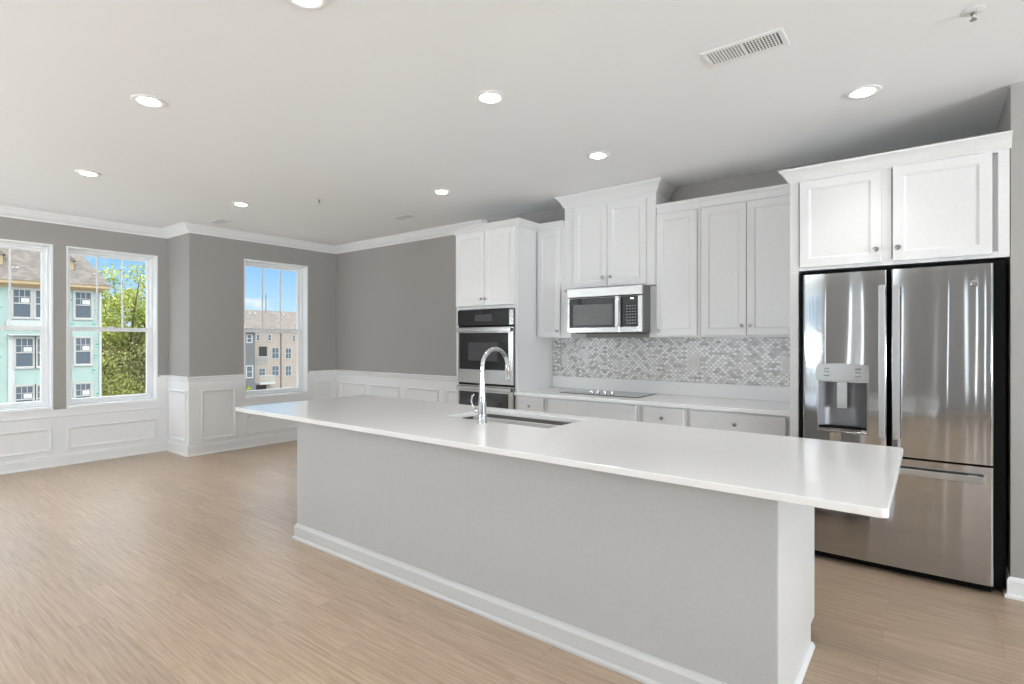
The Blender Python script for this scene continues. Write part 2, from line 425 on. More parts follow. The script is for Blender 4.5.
# windows of the left walls
def window(num, x, y0, y1, label):
    w = MB()
    # white return of the opening
    w.rect_sweep(FX(x), y0 - .002, y1 + .002, WZ0 - .002, WZ1 + .002, [(-.0, .003), (.016, .003), (.016, -.245), (0, -.245)], close=True)
    o = w.build('window_%d' % num, M_trim); struct(o, label)
    xf = x - .108
    a, d, z0, z1 = y0 + .016, y1 - .016, WZ0 + .016, WZ1 - .016
    f = MB().rect_sweep(FX(xf), a, d, z0, z1, [(0, -.08), (0, 0), (.018, 0), (.024, -.012), (.024, -.08)], close=True).build('frame', M_vinyl, o)
    zm = 1.565
    up = MB().rect_sweep(FX(xf - .045), a + .024, d - .024, zm - .02, z1 - .024, [(0, -.03), (0, 0), (.024, 0), (.032, -.01), (.032, -.03)], close=True)
    sy0, sy1 = a + .024 + .032, d - .024 - .032
    for k in (1, 2):
        yy = sy0 + (sy1 - sy0) * k / 3
        up.box(xf - .062, xf - .050, yy - .009, yy + .009, zm + .01, z1 - .06)
    up.build('sash', M_vinyl, o)
    lo = MB().rect_sweep(FX(xf - .010), a + .024, d - .024, z0 + .024, zm + .030, [(0, -.03), (0, 0), (.038, 0), (.044, -.01), (.044, -.03)], close=True)
    lo.box(xf - .012, xf + .008, (a + d) / 2 - .03, (a + d) / 2 + .03, zm + .030, zm + .042, .003)      # sash lock
    lo.build('sash', M_vinyl, o)
    MB().box(xf - .064, xf - .061, a + .05, d - .05, zm + .005, z1 - .05).build('pane', M_glass, o)
    MB().box(xf - .030, xf - .027, a + .05, d - .05, z0 + .05, zm + .0).build('pane', M_glass, o)
    # stool and apron below
    s = MB().box(x - .085, x + .012, y0 - .004, y1 + .004, WZ0 - .022, WZ0 + .003, .004)
    s.path_sweep([(x, y0 - .004), (x, y1 + .004)], [(0, WZ0 - .022), (.010, WZ0 - .022), (.009, WZ0 - .05), (0, WZ0 - .055)])
    s.build('sill', M_trim, o)
window(1, XL, *WIN1, 'white double-hung window at the left edge of the picture')
window(2, XL, *WIN2, 'white double-hung window beside the wall jog, tree outside')
window(3, XM, *WIN3, 'white double-hung window behind the island, tan building outside')

# wainscot boards (white skin over the lower wall)
ZR = .984
b = MB()
b.box(XL, XL + .008, YB, 1.69, 0, WZ0 - .02); b.box(XL, XL + .008, 1.69, WIN2[1], 0, WZ0 - .02)
b.box(XL, XL + .008, WIN2[1], YJ, 0, ZR - .02)
struct(b.build('trim_1', M_trim), 'white wainscot boards under the left windows')
struct(MB().box(XL, XM, YJ - .008, YJ, 0, ZR - .02).build('trim_2', M_trim), 'white wainscot board on the wall jog')
b = MB(); b.box(XM, XM + .008, YJ - .008, WIN3[0], 0, ZR - .02); b.box(XM, XM + .008, WIN3[0], WIN3[1], 0, WZ0 - .02); b.box(XM, XM + .008, WIN3[1], K, 0, ZR - .02)
struct(b.build('trim_3', M_trim), 'white wainscot boards round the window behind the island')
struct(MB().box(XM, -4.12, K - .008, K, 0, ZR - .02).build('trim_4', M_trim), 'white wainscot board on the kitchen wall')
# chair rail
RAIL = [(0, ZR), (.034, ZR), (.036, ZR - .012), (.028, ZR - .022), (.022, ZR - .034), (.020, ZR - .052), (.014, ZR - .060), (.010, ZR - .066), (.010, ZR - .085), (0, ZR - .088)]
b = MB()
b.path_sweep([(XL, WIN2[1] + .02), (XL, YJ), (XM, YJ), (XM, WIN3[0] - .02)], RAIL)
b.path_sweep([(XM, WIN3[1] + .02), (XM, K), (-4.12, K)], RAIL)
struct(b.build('trim_5', M_trim, smooth=30), 'white chair rail on top of the wainscot')
b = MB()
b.path_sweep([(XL, YB), (XL, WIN2[1] + .06)], [(0, .580), (.016, .578), (.018, .570), (.012, .556), (0, .552)])
b.path_sweep([(XM, WIN3[0] - .06), (XM, WIN3[1] + .06)], [(0, .580), (.016, .578), (.018, .570), (.012, .556), (0, .552)])
struct(b.build('trim_6', M_trim, smooth=30), 'white apron moulding below the windows')
# picture-frame mouldings
PF = [(0, .008), (0, .022), (.008, .026), (.016, .020), (.024, .018), (.030, .008)]
b = MB()
for (u0, u1, v0, v1) in ((-1.4, -.50, .18, .44), (-.40, .62, .18, .44), (.74, 1.674, .18, .44), (1.818, 2.74, .18, .435)):
    b.rect_sweep(FX(XL), u0, u1, v0, v1, PF)
struct(b.build('trim_7', M_trim), 'picture-frame mouldings below the left windows')
struct(MB().rect_sweep(FY(YJ), -7.80, -7.30, .175, .805, PF).build('trim_8', M_trim), 'picture-frame moulding on the wall jog')
b = MB()
for (u0, u1, v0, v1) in ((3.0, 3.425, .18, .81), (3.56, 4.45, .18, .44), (4.58, 4.86, .18, .81)): b.rect_sweep(FX(XM), u0, u1, v0, v1, PF)
struct(b.build('trim_9', M_trim), 'picture-frame mouldings round the window behind the island')
b = MB()
for (u0, u1) in ((-7.12, -6.505), (-6.40, -5.76), (-5.62, -5.005), (-4.86, -4.24)): b.rect_sweep(FY(K), u0, u1, .18, .805, PF)
struct(b.build('trim_10', M_trim), 'row of picture-frame mouldings on the kitchen wall')
# crown moulding
c0 = ZC - .105
CROWN = [(0, c0), (.010, c0), (.012, c0 + .016), (.022, c0 + .022), (.034, c0 + .030), (.052, c0 + .048), (.066, c0 + .068), (.076, c0 + .078), (.086, c0 + .084), (.088, c0 + .094), (.104, c0 + .096), (.106, c0 + .104), (0, c0 + .104)]
struct(MB().path_sweep([(XL, YB), (XL, YJ), (XM, YJ), (XM, K), (-4.19, K)], CROWN).build('trim_11', M_trim, smooth=30), 'white crown moulding under the ceiling')
# baseboards
def BASE(h=.135, t=.016): return [(0.008, 0), (.008 + t + .012, 0), (.008 + t + .012, .014), (.008 + t + .004, .022), (.008 + t, .024), (.008 + t, h - .03), (.008 + t - .004, h - .024), (.008 + t - .006, h - .008), (.010, h), (.008, h)]
struct(MB().path_sweep([(XL, YB), (XL, YJ), (XM, YJ)], BASE()).build('baseboard_left', M_trim), 'white baseboard under the left windows')
struct(MB().path_sweep([(XM, YJ - .03), (XM, K), (-4.12, K)], BASE()).build('baseboard_back', M_trim), 'white baseboard on the dining walls')
struct(MB().path_sweep([(XS, K - .2), (XS, YS), (XR, YS), (XR, YB)], [(0, 0), (.028, 0), (.028, .012), (.020, .022), (.016, .024), (.016, .095), (.010, .108), (.006, .115), (0, .115)]).build('baseboard_right', M_trim), 'white baseboard on the wall right of the refrigerator')

# ================================================================== cabinet parts
def door(parent, x0, x1, z0, z1, yf, knob=None, stile=.055, name='door', th=.020, m=None):
    """shaker door, its front at yf + 0; knob (x, z)"""
    pr = [(.0, -th), (0, -.0025), (.0025, 0), (stile, 0), (stile + .003, -.003), (stile + .006, -.0035), (stile + .012, -.0085)]
    d = MB().rect_sweep(FY(yf), x0, x1, z0, z1, pr, cap_first=True, cap_last=True).build(name, m or M_cab, parent)
    if knob:
        kx, kz = knob
        k = MB().lathe([(.006, 0), (.0055, -.012), (.007, -.015), (.014, -.020), (.0155, -.026), (.013, -.030), (.006, -.032)], (kx, yf, kz), 16, 'Y')
        k.build('knob', M_steel_nickel, d, smooth=40)
    return d
def slab_drawer(parent, x0, x1, z0, z1, yf, knob=True, name='drawer'):
    d = MB().rect_sweep(FY(yf), x0, x1, z0, z1, [(0, -.02), (0, -.004), (.004, -.0005), (.010, 0)], cap_first=True, cap_last=True).build(name, M_cab, parent)
    if knob:
        MB().lathe([(.006, 0), (.0055, -.012), (.007, -.015), (.014, -.020), (.0155, -.026), (.013, -.030), (.006, -.032)], ((x0 + x1) / 2, yf, (z0 + z1) / 2 - .003), 16, 'Y').build('knob', M_steel_nickel, d, smooth=40)
    return d
CABCROWN = lambda z, h, o: [(0, z), (o * .12, z), (o * .14, z + h * .10), (o * .30, z + h * .22), (o * .42, z + h * .42), (o * .62, z + h * .66), (o * .80, z + h * .76), (o * .86, z + h * .84), (o * .96, z + h * .86), (o, z + h * .94), (o, z + h), (0, z + h)]

# ---- tall oven cabinet
YO, X0, X1 = 4.315, -4.09, -3.25
tc_ = thing('oven_cabinet', 'tall white cabinet housing the wall oven, at the left end of the kitchen run', 'cabinet', ((X0 + X1) / 2, 4.65, 0))
b = MB()
b.box(X0, X1, YO + .02, K - .002, 1.775, 2.60); b.box(X0, X1, YO + .02, K - .002, .10, .30)
b.box(X0, X0 + .019, YO + .02, K - .002, .10, 1.775); b.box(X1 - .019, X1, YO + .02, K - .002, 0, 1.775); b.box(X0 + .019, X1 - .019, K - .03, K - .002, .3, 1.775)
b.box(X0 + .02, X1 - .02, YO + .09, K - .01, 0, .10)
b.build('carcass', M_cab, tc_)
f = MB(); f.box(X0, X0 + .033, YO, YO + .02, .10, 2.60, .001); f.box(X1 - .045, X1, YO, YO + .02, .10, 2.60, .001); f.box(X0 + .033, X1 - .045, YO, YO + .02, 1.765, 1.79, .001); f.box(X0 + .033, X1 - .045, YO, YO + .02, 2.56, 2.60, .001); f.box(X0 + .033, X1 - .045, YO, YO + .02, .10, .31, .001)
f.build('face_frame', M_cab, tc_)
door(tc_, -4.080, -3.677, 1.80, 2.572, YO - .0205, (-3.70, 1.868))
door(tc_, -3.672, -3.275, 1.80, 2.572, YO - .0205, (-3.648, 1.868))
MB().path_sweep([(X0, K - .002), (X0, YO), (X1, YO), (X1, 4.655)], [(-o, z) if False else (o, z) for o, z in CABCROWN(2.575, .065, .066)]).build('crown', M_cab, tc_, smooth=30)

# ---- double wall oven
OX0, OX1, OY = -4.045, -3.283, 4.284
ov = thing('wall_oven', 'stainless double wall oven with black glass doors, built into the tall white cabinet', 'oven', ((OX0 + OX1) / 2, 4.55, .315))
MB().box(OX0 + .03, OX1 - .03, YO + .021, 4.88, .325, 1.755).build('body', M_black, ov)
b = MB().box(OX0, OX1, YO - .010, YO - .002, .315, 1.758, .002); b.build('trim_frame', M_black, ov)
b = MB().box(OX0 + .002, OX1 - .055, OY, YO - .0105, 1.592, 1.752, .003)
cp = b.build('control_panel', M_blackglass, ov)
MB().box(OX1 - .0545, OX1 - .002, OY, YO - .0105, 1.592, 1.752, .003).build('end_cap', M_steel, cp)
MB().box(-3.80, -3.55, OY - .0006, OY - .0001, 1.635, 1.705).build('display', M_screen, cp)
def oven_door(z0, z1, g0, g1):
    b = MB().rect_sweep(FY(OY), OX0 + .002, OX1 - .002, z0, z1, [(0, -.0195), (0, -.003), (.003, 0)], cap_first=True)
    # stainless rails round the glass
    b.box(OX0 + .005, OX1 - .005, OY - .0005, OY + .018, g1, z1 - .003); b.box(OX0 + .005, OX1 - .005, OY - .0005, OY + .018, z0 + .003, g0)
    b.box(OX0 + .005, OX0 + .028, OY - .0005, OY + .018, g0, g1); b.box(OX1 - .062, OX1 - .005, OY - .0005, OY + .018, g0, g1)
    d = b.build('door', M_steel, ov)
    MB().box(OX0 + .028, OX1 - .062, OY - .001, OY + .018, g0, g1).build('glass', M_blackglass, d)
    MB().box(OX0 + .16, OX1 - .20, OY - .0018, OY - .0012, g0 + .09, g1 - .10).build('window', M_screen, d)
    h = MB().box(OX0 + .016, OX1 - .016, OY - .034, OY - .020, z1 - .050, z1 - .012, .005)
    for hx in (OX0 + .03, OX1 - .05): h.box(hx, hx + .02, OY - .022, OY, z1 - .042, z1 - .022, .003)
    h.build('handle', M_steel, d)
oven_door(.985, 1.575, 1.13, 1.515)
oven_door(.335, .965, .48, .895)

# ---- left wall cabinet
UY, UZ0, UZ1 = 4.65, 1.462, 2.585
c = thing('wall_cabinet', 'narrow white single-door wall cabinet between the oven tower and the microwave', 'cabinet', (-3.08, 4.8, UZ0))
b = MB(); b.box(-3.249, -2.908, UY + .0205, K - .002, UZ0, UZ1); b.box(-2.908, -2.835, UY + .0205, K - .002, UZ0, 1.928)
b.build('carcass', M_cab, c)
b = MB(); b.box(-3.249, -2.908, UY, UY + .02, UZ0, UZ1, .001); b.box(-2.9075, -2.835, UY, UY + .02, UZ0, 1.928, .001); b.build('face_frame', M_cab, c)
door(c, -3.232, -2.955, UZ0 + .012, 2.56, UY - .0205, (-2.98, 1.53))
MB().path_sweep([(-3.249, UY), (-2.908, UY)], CABCROWN(2.575, .065, .05)).build('crown', M_cab, c, smooth=30)

# ---- cabinet over the microwave
MY, MX0, MX1 = 4.642, -2.905, -1.942
c = thing('microwave_cabinet', 'tall white two-door wall cabinet above the microwave, its crown touching the ceiling', 'cabinet', (-2.43, 4.8, 1.935))
MB().box(MX0, MX1, MY + .021, K - .002, 1.937, 2.80).build('carcass', M_cab, c)
b = MB(); b.box(MX0, MX0 + .12, MY, MY + .02, 1.937, 2.80, .001); b.box(MX1 - .09, MX1, MY, MY + .02, 1.937, 2.80, .001); b.box(MX0 + .12, MX1 - .09, MY, MY + .02, 2.70, 2.80, .001); b.box(MX0 + .12, MX1 - .09, MY, MY + .02, 1.937, 1.975, .001); b.build('face_frame', M_cab, c)
door(c, -2.790, -2.424, 1.950, 2.730, MY - .0205, (-2.462, 2.035))
door(c, -2.419, -2.032, 1.950, 2.730, MY - .0205, (-2.380, 2.035))
MB().path_sweep([(MX0, K - .002), (MX0, MY), (MX1, MY), (MX1, K - .002)], CABCROWN(2.765, .104, .072)).build('crown', M_cab, c, smooth=30)

# ---- right wall cabinets
def band(x0, x1):            # flat top board with a small lip
    return MB().path_sweep([(x0, UY), (x1, UY)], [(0, 2.565), (.006, 2.565), (.010, 2.572), (.012, 2.620), (.018, 2.628), (.022, 2.640), (.022, 2.652), (0, 2.652)])
c = thing('wall_cabinet', 'white single-door wall cabinet just right of the microwave, knob at its lower left', 'cabinet', (-1.75, 4.8, UZ0))
b = MB(); b.box(-1.936, -1.548, UY + .0205, K - .002, UZ0, 2.60); b.box(-2.008, -1.9362, UY + .0205, K - .002, UZ0, 1.930); b.build('carcass', M_cab, c)
b = MB(); b.box(-1.936, -1.548, UY, UY + .02, UZ0, 2.60, .001); b.box(-2.008, -1.9362, UY, UY + .02, UZ0, 1.930, .001); b.build('face_frame', M_cab, c)
door(c, -1.935, -1.572, UZ0 + .014, 2.56, UY - .0205, (-1.905, 1.52))
band(-1.936, -1.548).build('top_moulding', M_cab, c)
c = thing('wall_cabinet', 'wide white two-door wall cabinet above the counter, next to the refrigerator cabinet', 'cabinet', (-1.16, 4.8, UZ0))
MB().box(-1.546, -.757, UY + .0205, K - .002, UZ0, 2.60).build('carcass', M_cab, c)
MB().box(-1.546, -.757, UY, UY + .02, UZ0, 2.60, .001).build('face_frame', M_cab, c)
door(c, -1.532, -1.173, UZ0 + .014, 2.56, UY - .0205, (-1.205, 1.555))
door(c, -1.168, -.780, UZ0 + .014, 2.56, UY - .0205, (-1.138, 1.555))
band(-1.546, -.757).build('top_moulding', M_cab, c)

# ---- refrigerator cabinet with its side panel
c = thing('refrigerator_cabinet', 'white two-door cabinet above the refrigerator with a full-height side panel', 'cabinet', (-.2, 4.5, 0))
MB().box(-.7535, .358, YS + .021, K - .002, 1.908, 2.53).build('carcass', M_cab, c)
b = MB(); b.box(-.7535, -.70, YS, YS + .02, 1.905, 2.53, .001); b.box(.31, .358, YS, YS + .02, 1.905, 2.53, .001); b.box(-.70, .31, YS, YS + .02, 2.50, 2.53, .001); b.box(-.70, .31, YS, YS + .02, 1.905, 1.94, .001); b.box(-.255, -.185, YS, YS + .02, 1.94, 2.50, .001); b.build('face_frame', M_cab, c)
MB().box(-.7535, -.702, YS, K - .002, 0, 1.9045, .001).build('side_panel', M_cab, c)
door(c, -.692, -.235, 1.925, 2.503, YS - .0205, (-.262, 2.005))
door(c, -.177, .284, 1.925, 2.505, YS - .0205, (-.150, 2.005))
MB().path_sweep([(-.7535, K - .002), (-.7535, YS), (.366, YS)], CABCROWN(2.51, .082, .062)).build('crown', M_cab, c, smooth=30)

# ================================================================== refrigerator
FYF = 4.03
fr = thing('refrigerator', 'stainless french-door refrigerator with freezer drawer and ice dispenser, in the right-hand recess', 'refrigerator', (-.18, 4.5, 0))
b = MB().box(-.694, .345, 4.118, 4.90, .03, 1.893, .004)
for fx in (-.6, .25): b.lathe([(.02, 0), (.02, .03)], (fx, 4.2, 0), 12); b.lathe([(.02, 0), (.02, .03)], (fx, 4.8, 0), 12)
b.build('case', M_black, fr)  # black case made wide so it paints the shaded gap round the doors
MB().box(-.66, .28, FYF + .05, 4.116, .012, .055, .003).build('toe_grille', M_black, fr)
def curved_door(name, x0, x1, z0, z1, mm, hole=None, bulge=.008, rad=.016):
    xm, hw = (x0 + x1) / 2, (x1 - x0) / 2
    xs = [x0 + rad * (1 - math.cos(PI / 2 * k / 5)) for k in range(6)]
    xs += [x0 + rad + (x1 - x0 - 2 * rad) * k / 14 for k in range(1, 14)]
    xs += [x1 - rad * (1 - math.cos(PI / 2 * k / 5)) for k in range(5, -1, -1)]
    if hole: xs += [hole[0], hole[1]]
    xs = sorted(set(round(v, 5) for v in xs))
    def front(x):
        d = min(x - x0, x1 - x); e = 0
        if d < rad: e = rad - math.sqrt(max(rad * rad - (rad - d) ** 2, 0))
        return FYF - bulge * (1 - ((x - xm) / hw) ** 2) + e
    zs = [z0, z1] + ([hole[2], hole[3]] if hole else []); zs = sorted(zs)
    b = MB(); bm = b.bm; yb = FYF + .070
    V = {(i, j): bm.verts.new((x, front(x), z)) for i, x in enumerate(xs) for j, z in enumerate(zs)}
    B = {(i, j): bm.verts.new((x, yb, z)) for i, x in enumerate(xs) for j, z in enumerate(zs)}
    for i in range(len(xs) - 1):
        for j in range(len(zs) - 1):
            inh = hole and hole[0] - 1e-4 <= xs[i] and xs[i + 1] <= hole[1] + 1e-4 and abs(zs[j] - hole[2]) < 1e-6
            if not inh: bm.faces.new((V[i, j], V[i + 1, j], V[i + 1, j + 1], V[i, j + 1]))
            bm.faces.new((B[i, j], B[i + 1, j], B[i + 1, j + 1], B[i, j + 1]))
    J = len(zs) - 1; I = len(xs) - 1
    for i in range(I):
        bm.faces.new((V[i, 0], V[i + 1, 0], B[i + 1, 0], B[i, 0])); bm.faces.new((V[i, J], V[i + 1, J], B[i + 1, J], B[i, J]))
    for j in range(J):
        bm.faces.new((V[0, j], V[0, j + 1], B[0, j + 1], B[0, j])); bm.faces.new((V[I, j], V[I, j + 1], B[I, j + 1], B[I, j]))
    return b.build(name, mm, fr, smooth=40)
HX0, HX1, HZ0, HZ1 = -.572, -.308, .872, 1.168
dl = curved_door('door', -.664, -.203, .735, 1.868, M_door_steel, (HX0, HX1, HZ0, HZ1))
dr = curved_door('door', -.184, .2865, .735, 1.868, M_door_steel)
dz = curved_door('freezer_drawer', -.664, .2865, .060, .722, M_door_steel)
for o in (dl, dr, dz): o['label'] = {dl.name: 'stainless door with the ice dispenser', dr.name: 'stainless door without dispenser', dz.name: 'wide stainless freezer drawer'}[o.name]
# dispenser
b = MB()
q = FYF - .004
b.rect_sweep(FY(q), HX0 - .012, HX1 + .012, HZ0 - .028, HZ1 + .012, [(0, -.02), (0, .004), (.010, .006), (.012, .004), (.0135, -.055)], close=False)
b.build('bezel', M_steel, dl)
M_pocket = mat('dispenser_pocket', (.21, .21, .22), .35, .6)
b = MB(); bm = b.bm
N_ = 10; ptsf = []
for k in range(N_ + 1):
    u = k / N_; ptsf.append((HX0 + (HX1 - HX0) * u, q + .062 * min(1, 4.5 * min(u, 1 - u)) + .001))
A = [bm.verts.new((x, y, HZ0)) for x, y in ptsf]; Bv = [bm.verts.new((x, y, HZ1)) for x, y in ptsf]
for k in range(N_): bm.faces.new((A[k], A[k + 1], Bv[k + 1], Bv[k]))
bm.faces.new(A); bm.faces.new(Bv)
b.build('pocket', M_pocket, dl, smooth=50)
b = MB(); b.prism([(HX0 - .012, HZ1 + .012), (HX1 + .012, HZ1 + .012), (HX1 + .012, HZ1 + .108), (HX1 - .02, HZ1 + .116), ((HX0 + HX1) / 2, HZ1 + .121), (HX0 + .02, HZ1 + .116), (HX0 - .012, HZ1 + .108)], q - .010, q + .012, lambda a, c_, d: (a, d, c_))
pn = b.build('control_panel', M_steel, dl)
for kx in (HX0 + .03, HX1 - .06):
    b = MB()
    for kz in (1.205, 1.228, 1.25): b.box(kx, kx + .032, q - .0112, q - .0101, kz, kz + .008)
    b.build('key_print', M_pocket, pn)
MB().box(-.468, -.410, q - .002, q + .020, 1.000, 1.172, .004).build('paddle', M_steel, dl)
MB().box(HX0 + .001, HX1 - .001, q + .001, q + .050, HZ0, HZ0 + .014, .003).build('drip_tray', M_black, dl)
# handles
def bar(parent, x0, x1, z0, z1, ends):
    b = MB().box(x0, x1, FYF - .062, FYF - .040, z0, z1, .003)
    for (a0, a1, c0_, c1_) in ends: b.box(a0, a1, FYF - .042, FYF + .004, c0_, c1_, .003)
    b.build('handle', M_satin, parent)
bar(dl, -.243, -.211, .84, 1.772, [(-.239, -.215, .86, .90), (-.239, -.215, 1.71, 1.75)])
bar(dr, -.173, -.139, .84, 1.772, [(-.169, -.143, .86, .90), (-.169, -.143, 1.71, 1.75)])
bar(dz, -.625, .248, .638, .674, [(-.60, -.56, .644, .668), (.18, .22, .644, .668)])
# the maker's round badge
b = MB(); b.lathe([(.0165, 0), (.0185, -.002), (.0185, -.004), (.0165, -.005)], (.203, FYF - .0048, 1.760), 28, 'Y')
bd = b.build('badge', M_steel, dr, smooth=40)
fc = bpy.data.curves.new('monogram', 'FONT'); fc.body = 'GE'; fc.size = .022; fc.align_x = 'CENTER'; fc.align_y = 'CENTER'; fc.extrude = .0006; fc.shear = .3
ft = bpy.data.objects.new('monogram_text', fc); COL.objects.link(ft); bpy.context.view_layer.update()
fm = bpy.data.meshes.new_from_object(ft.evaluated_get(bpy.context.evaluated_depsgraph_get())); bpy.data.objects.remove(ft)
fm.transform(Matrix.Rotation(PI / 2, 4, 'X')); fm.materials.clear(); fm.materials.append(M_pocket)
fo = bpy.data.objects.new('monogram', fm); COL.objects.link(fo); fo.parent = bd; fo.location = Vector((.203, FYF - .0105, 1.760)) - world_of(bd)

# ================================================================== microwave
MWY, A0, A1 = 4.475, -2.775, -1.995
mw = thing('microwave', 'stainless over-the-range microwave mounted under the two-door cabinet', 'microwave', (-2.385, 4.7, 1.505))
MB().box(A0 + .006, A1 - .004, MWY + .032, 4.94, 1.507, 1.930, .003).build('body', mat('microwave_case', (.22, .22, .22), .4, .6), mw)
def front_panel(name, x0, x1, z0, z1, mm, par, rad=.006): return MB().box(x0, x1, MWY, MWY + .030, z0, z1, rad).build(name, mm, par)
tp = front_panel('vent_panel', A0, A1, 1.842, 1.930, M_steel, mw)
md = MB().rect_sweep(FY(MWY), A0, -2.222, 1.506, 1.840, [(0, -.03), (0, -.006), (.006, 0), (.012, 0)], cap_first=True, cap_last=True).build('door', M_steel, mw)
MB().box(A0 + .028, -2.245, MWY - .002, MWY - .0002, 1.555, 1.832, .001).build('glass', M_blackglass, md)
MB().box(A0 + .070, -2.285, MWY - .0032, MWY - .0022, 1.580, 1.772, .0004).build('window', M_mwscreen, md)
b = MB().box(-2.244, -2.206, MWY - .046, MWY - .030, 1.556, 1.836, .006)
for hz in (1.575, 1.800): b.box(-2.236, -2.214, MWY - .032, MWY, hz, hz + .02, .002)
b.build('handle', M_chrome, md)
cp = MB().box(-2.2195, A1, MWY, MWY + .030, 1.506, 1.840, .006).build('control_panel', M_steel, mw)
MB().box(-2.204, -2.040, MWY - .002, MWY - .0002, 1.558, 1.834, .001).build('keypad', M_blackglass, cp)
b = MB()
for r_ in range(7):
    for k in range(4): b.box(-2.150 + k * .026, -2.134 + k * .026, MWY - .0028, MWY - .0021, 1.585 + r_ * .026, 1.595 + r_ * .026)
b.build('key', M_key, cp)
b = MB()
for k in range(2): b.prism([(-2.112 + k * .017, 1.806), (-2.097 + k * .017, 1.806), (-2.097 + k * .017, 1.814), (-2.1045 + k * .017, 1.820), (-2.112 + k * .017, 1.814)], MWY - .0030, MWY - .0021, lambda a, c_, d: (a, d, c_))
b.build('display', M_display, cp)
b = MB(); b.box(-2.70, -2.10, 4.52, 4.80, 1.500, 1.5065); b.build('filter_grille', M_dark, mw)

# ================================================================== base run
BY, CZ = 4.290, .925
def base_unit(x0, x1, label, fronts):
    c = thing('base_cabinet', label, 'cabinet', ((x0 + x1) / 2, 4.6, 0))
    b = MB(); b.box(x0, x1, BY + .021, K - .002, .10, CZ - .031); b.box(x0, x1, BY + .08, K - .002, 0, .10); b.build('carcass', M_cab, c)
    b = MB(); w = .03
    b.box(x0, x0 + w, BY, BY + .02, .10, CZ - .031, .001); b.box(x1 - w, x1, BY, BY + .02, .10, CZ - .031, .001)
    b.box(x0 + w, x1 - w, BY, BY + .02, CZ - .056, CZ - .031, .001); b.box(x0 + w, x1 - w, BY, BY + .02, .70, .74, .001); b.box(x0 + w, x1 - w, BY, BY + .02, .10, .13, .001); b.build('face_frame', M_cab, c)
    d0, d1, knob = fronts
    slab_drawer(c, d0, d1, .728, CZ - .044, BY - .0205, knob, 'drawer' if knob else 'false_front')
    if d1 - d0 > .55:
        m_ = (d0 + d1) / 2
        door(c, d0, m_ - .002, .115, .712, BY - .0205, (m_ - .03, .66)); door(c, m_ + .002, d1, .115, .712, BY - .0205, (m_ + .03, .66))
    else: door(c, d0, d1, .115, .712, BY - .0205, (d1 - .03, .66))
base_unit(-3.248, -2.882, 'narrow white base cabinet with one drawer, beside the oven tower', (-3.215, -2.915, True))
base_unit(-2.881, -1.932, 'wide white base cabinet with a plain front panel under the cooktop', (-2.865, -1.965, False))
base_unit(-1.931, -1.528, 'white base cabinet with one drawer just right of the cooktop', (-1.905, -1.555, True))
base_unit(-1.527, -.757, 'wide white base cabinet with one long drawer, beside the refrigerator panel', (-1.505, -.815, True))
b = MB().box(-3.2485, -.756, 4.250, K - .002, CZ - .030, CZ, .004)
ct = tag(b.build('countertop', M_quartz), 'white quartz countertop along the kitchen wall, under the mosaic splashback', 'countertop')
MB().box(-3.247, -.756, K - .024, K - .002, CZ + .0005, 1.05, .003).build('upstand', M_quartz, ct)
b = MB().box(-3.247, -.755, K - .010, K - .001, 1.051, 1.462)
tl = tag(b.build('splashback', M_tile), 'grey and white lantern-shaped mosaic tile splashback above the counter', 'splashback')
# outlets
def outlet(x, z, w, label, n=1):
    o = tag(MB().rect_sweep(FY(K - .010), x - w / 2, x + w / 2, z - .062, z + .062, [(0, 0), (0, .003), (.005, .006)], cap_first=True, cap_last=True).build('wall_outlet', M_plate), label, 'outlet', 'outlets on the mosaic')
    for k in range(n):
        cx = x + (k - (n - 1) / 2) * .046
        MB().box(cx - .017, cx + .017, K - .0185, K - .0162, z - .034, z + .034, .0015).build('rocker' if n == 2 and k == 0 else 'socket', mat('outlet_insert', (.68, .66, .63), .35), o)
outlet(-3.09, 1.225, .075, 'pale single outlet plate on the mosaic next to the oven tower')
outlet(-1.71, 1.235, .120, 'pale double outlet plate on the mosaic below the single-door cabinet right of the microwave', 2)
outlet(-.925, 1.235, .110, 'pale outlet plate on the mosaic hard against the refrigerator panel', 2)

# cooktop
ck = tag(MB().box(-2.86, -2.045, 4.47, 4.895, CZ + .0005, CZ + .008, .003).build('cooktop', mat('cooktop_glass', (.10, .10, .10), .10, 0, .3)), 'black glass electric cooktop set in the white counter below the microwave', 'cooktop')
M_ring = mat('burner_ring', (.30, .30, .30), .3)
for (cx, cy, r) in ((-2.72, 4.60, .065), (-2.70, 4.78, .075), (-2.22, 4.60, .085), (-2.24, 4.79, .065)):
    b = MB(); bm = b.bm
    ra = [bm.verts.new((cx + (r - .003) * math.cos(2 * PI * k / 32), cy + (r - .003) * math.sin(2 * PI * k / 32), CZ + .0084)) for k in range(32)]
    rb = [bm.verts.new((cx + r * math.cos(2 * PI * k / 32), cy + r * math.sin(2 * PI * k / 32), CZ + .0084)) for k in range(32)]
    for k in range(32): bm.faces.new((ra[k], ra[(k + 1) % 32], rb[(k + 1) % 32], rb[k]))
    b.build('burner_ring', M_ring, ck)
kp = None
for k in range(4):
    if kp is None:
        kp = MB().lathe([(.024, 0), (.024, .004), (.019, .006), (.018, .026), (.016, .029), (.004, .030)], (-2.575, 4.60, CZ + .008), 20).build('knob', M_chrome, ck, smooth=40)
    else:
        q_ = kp.copy(); COL.objects.link(q_); q_.parent = ck; q_.location = (k * .072, 0, 0)

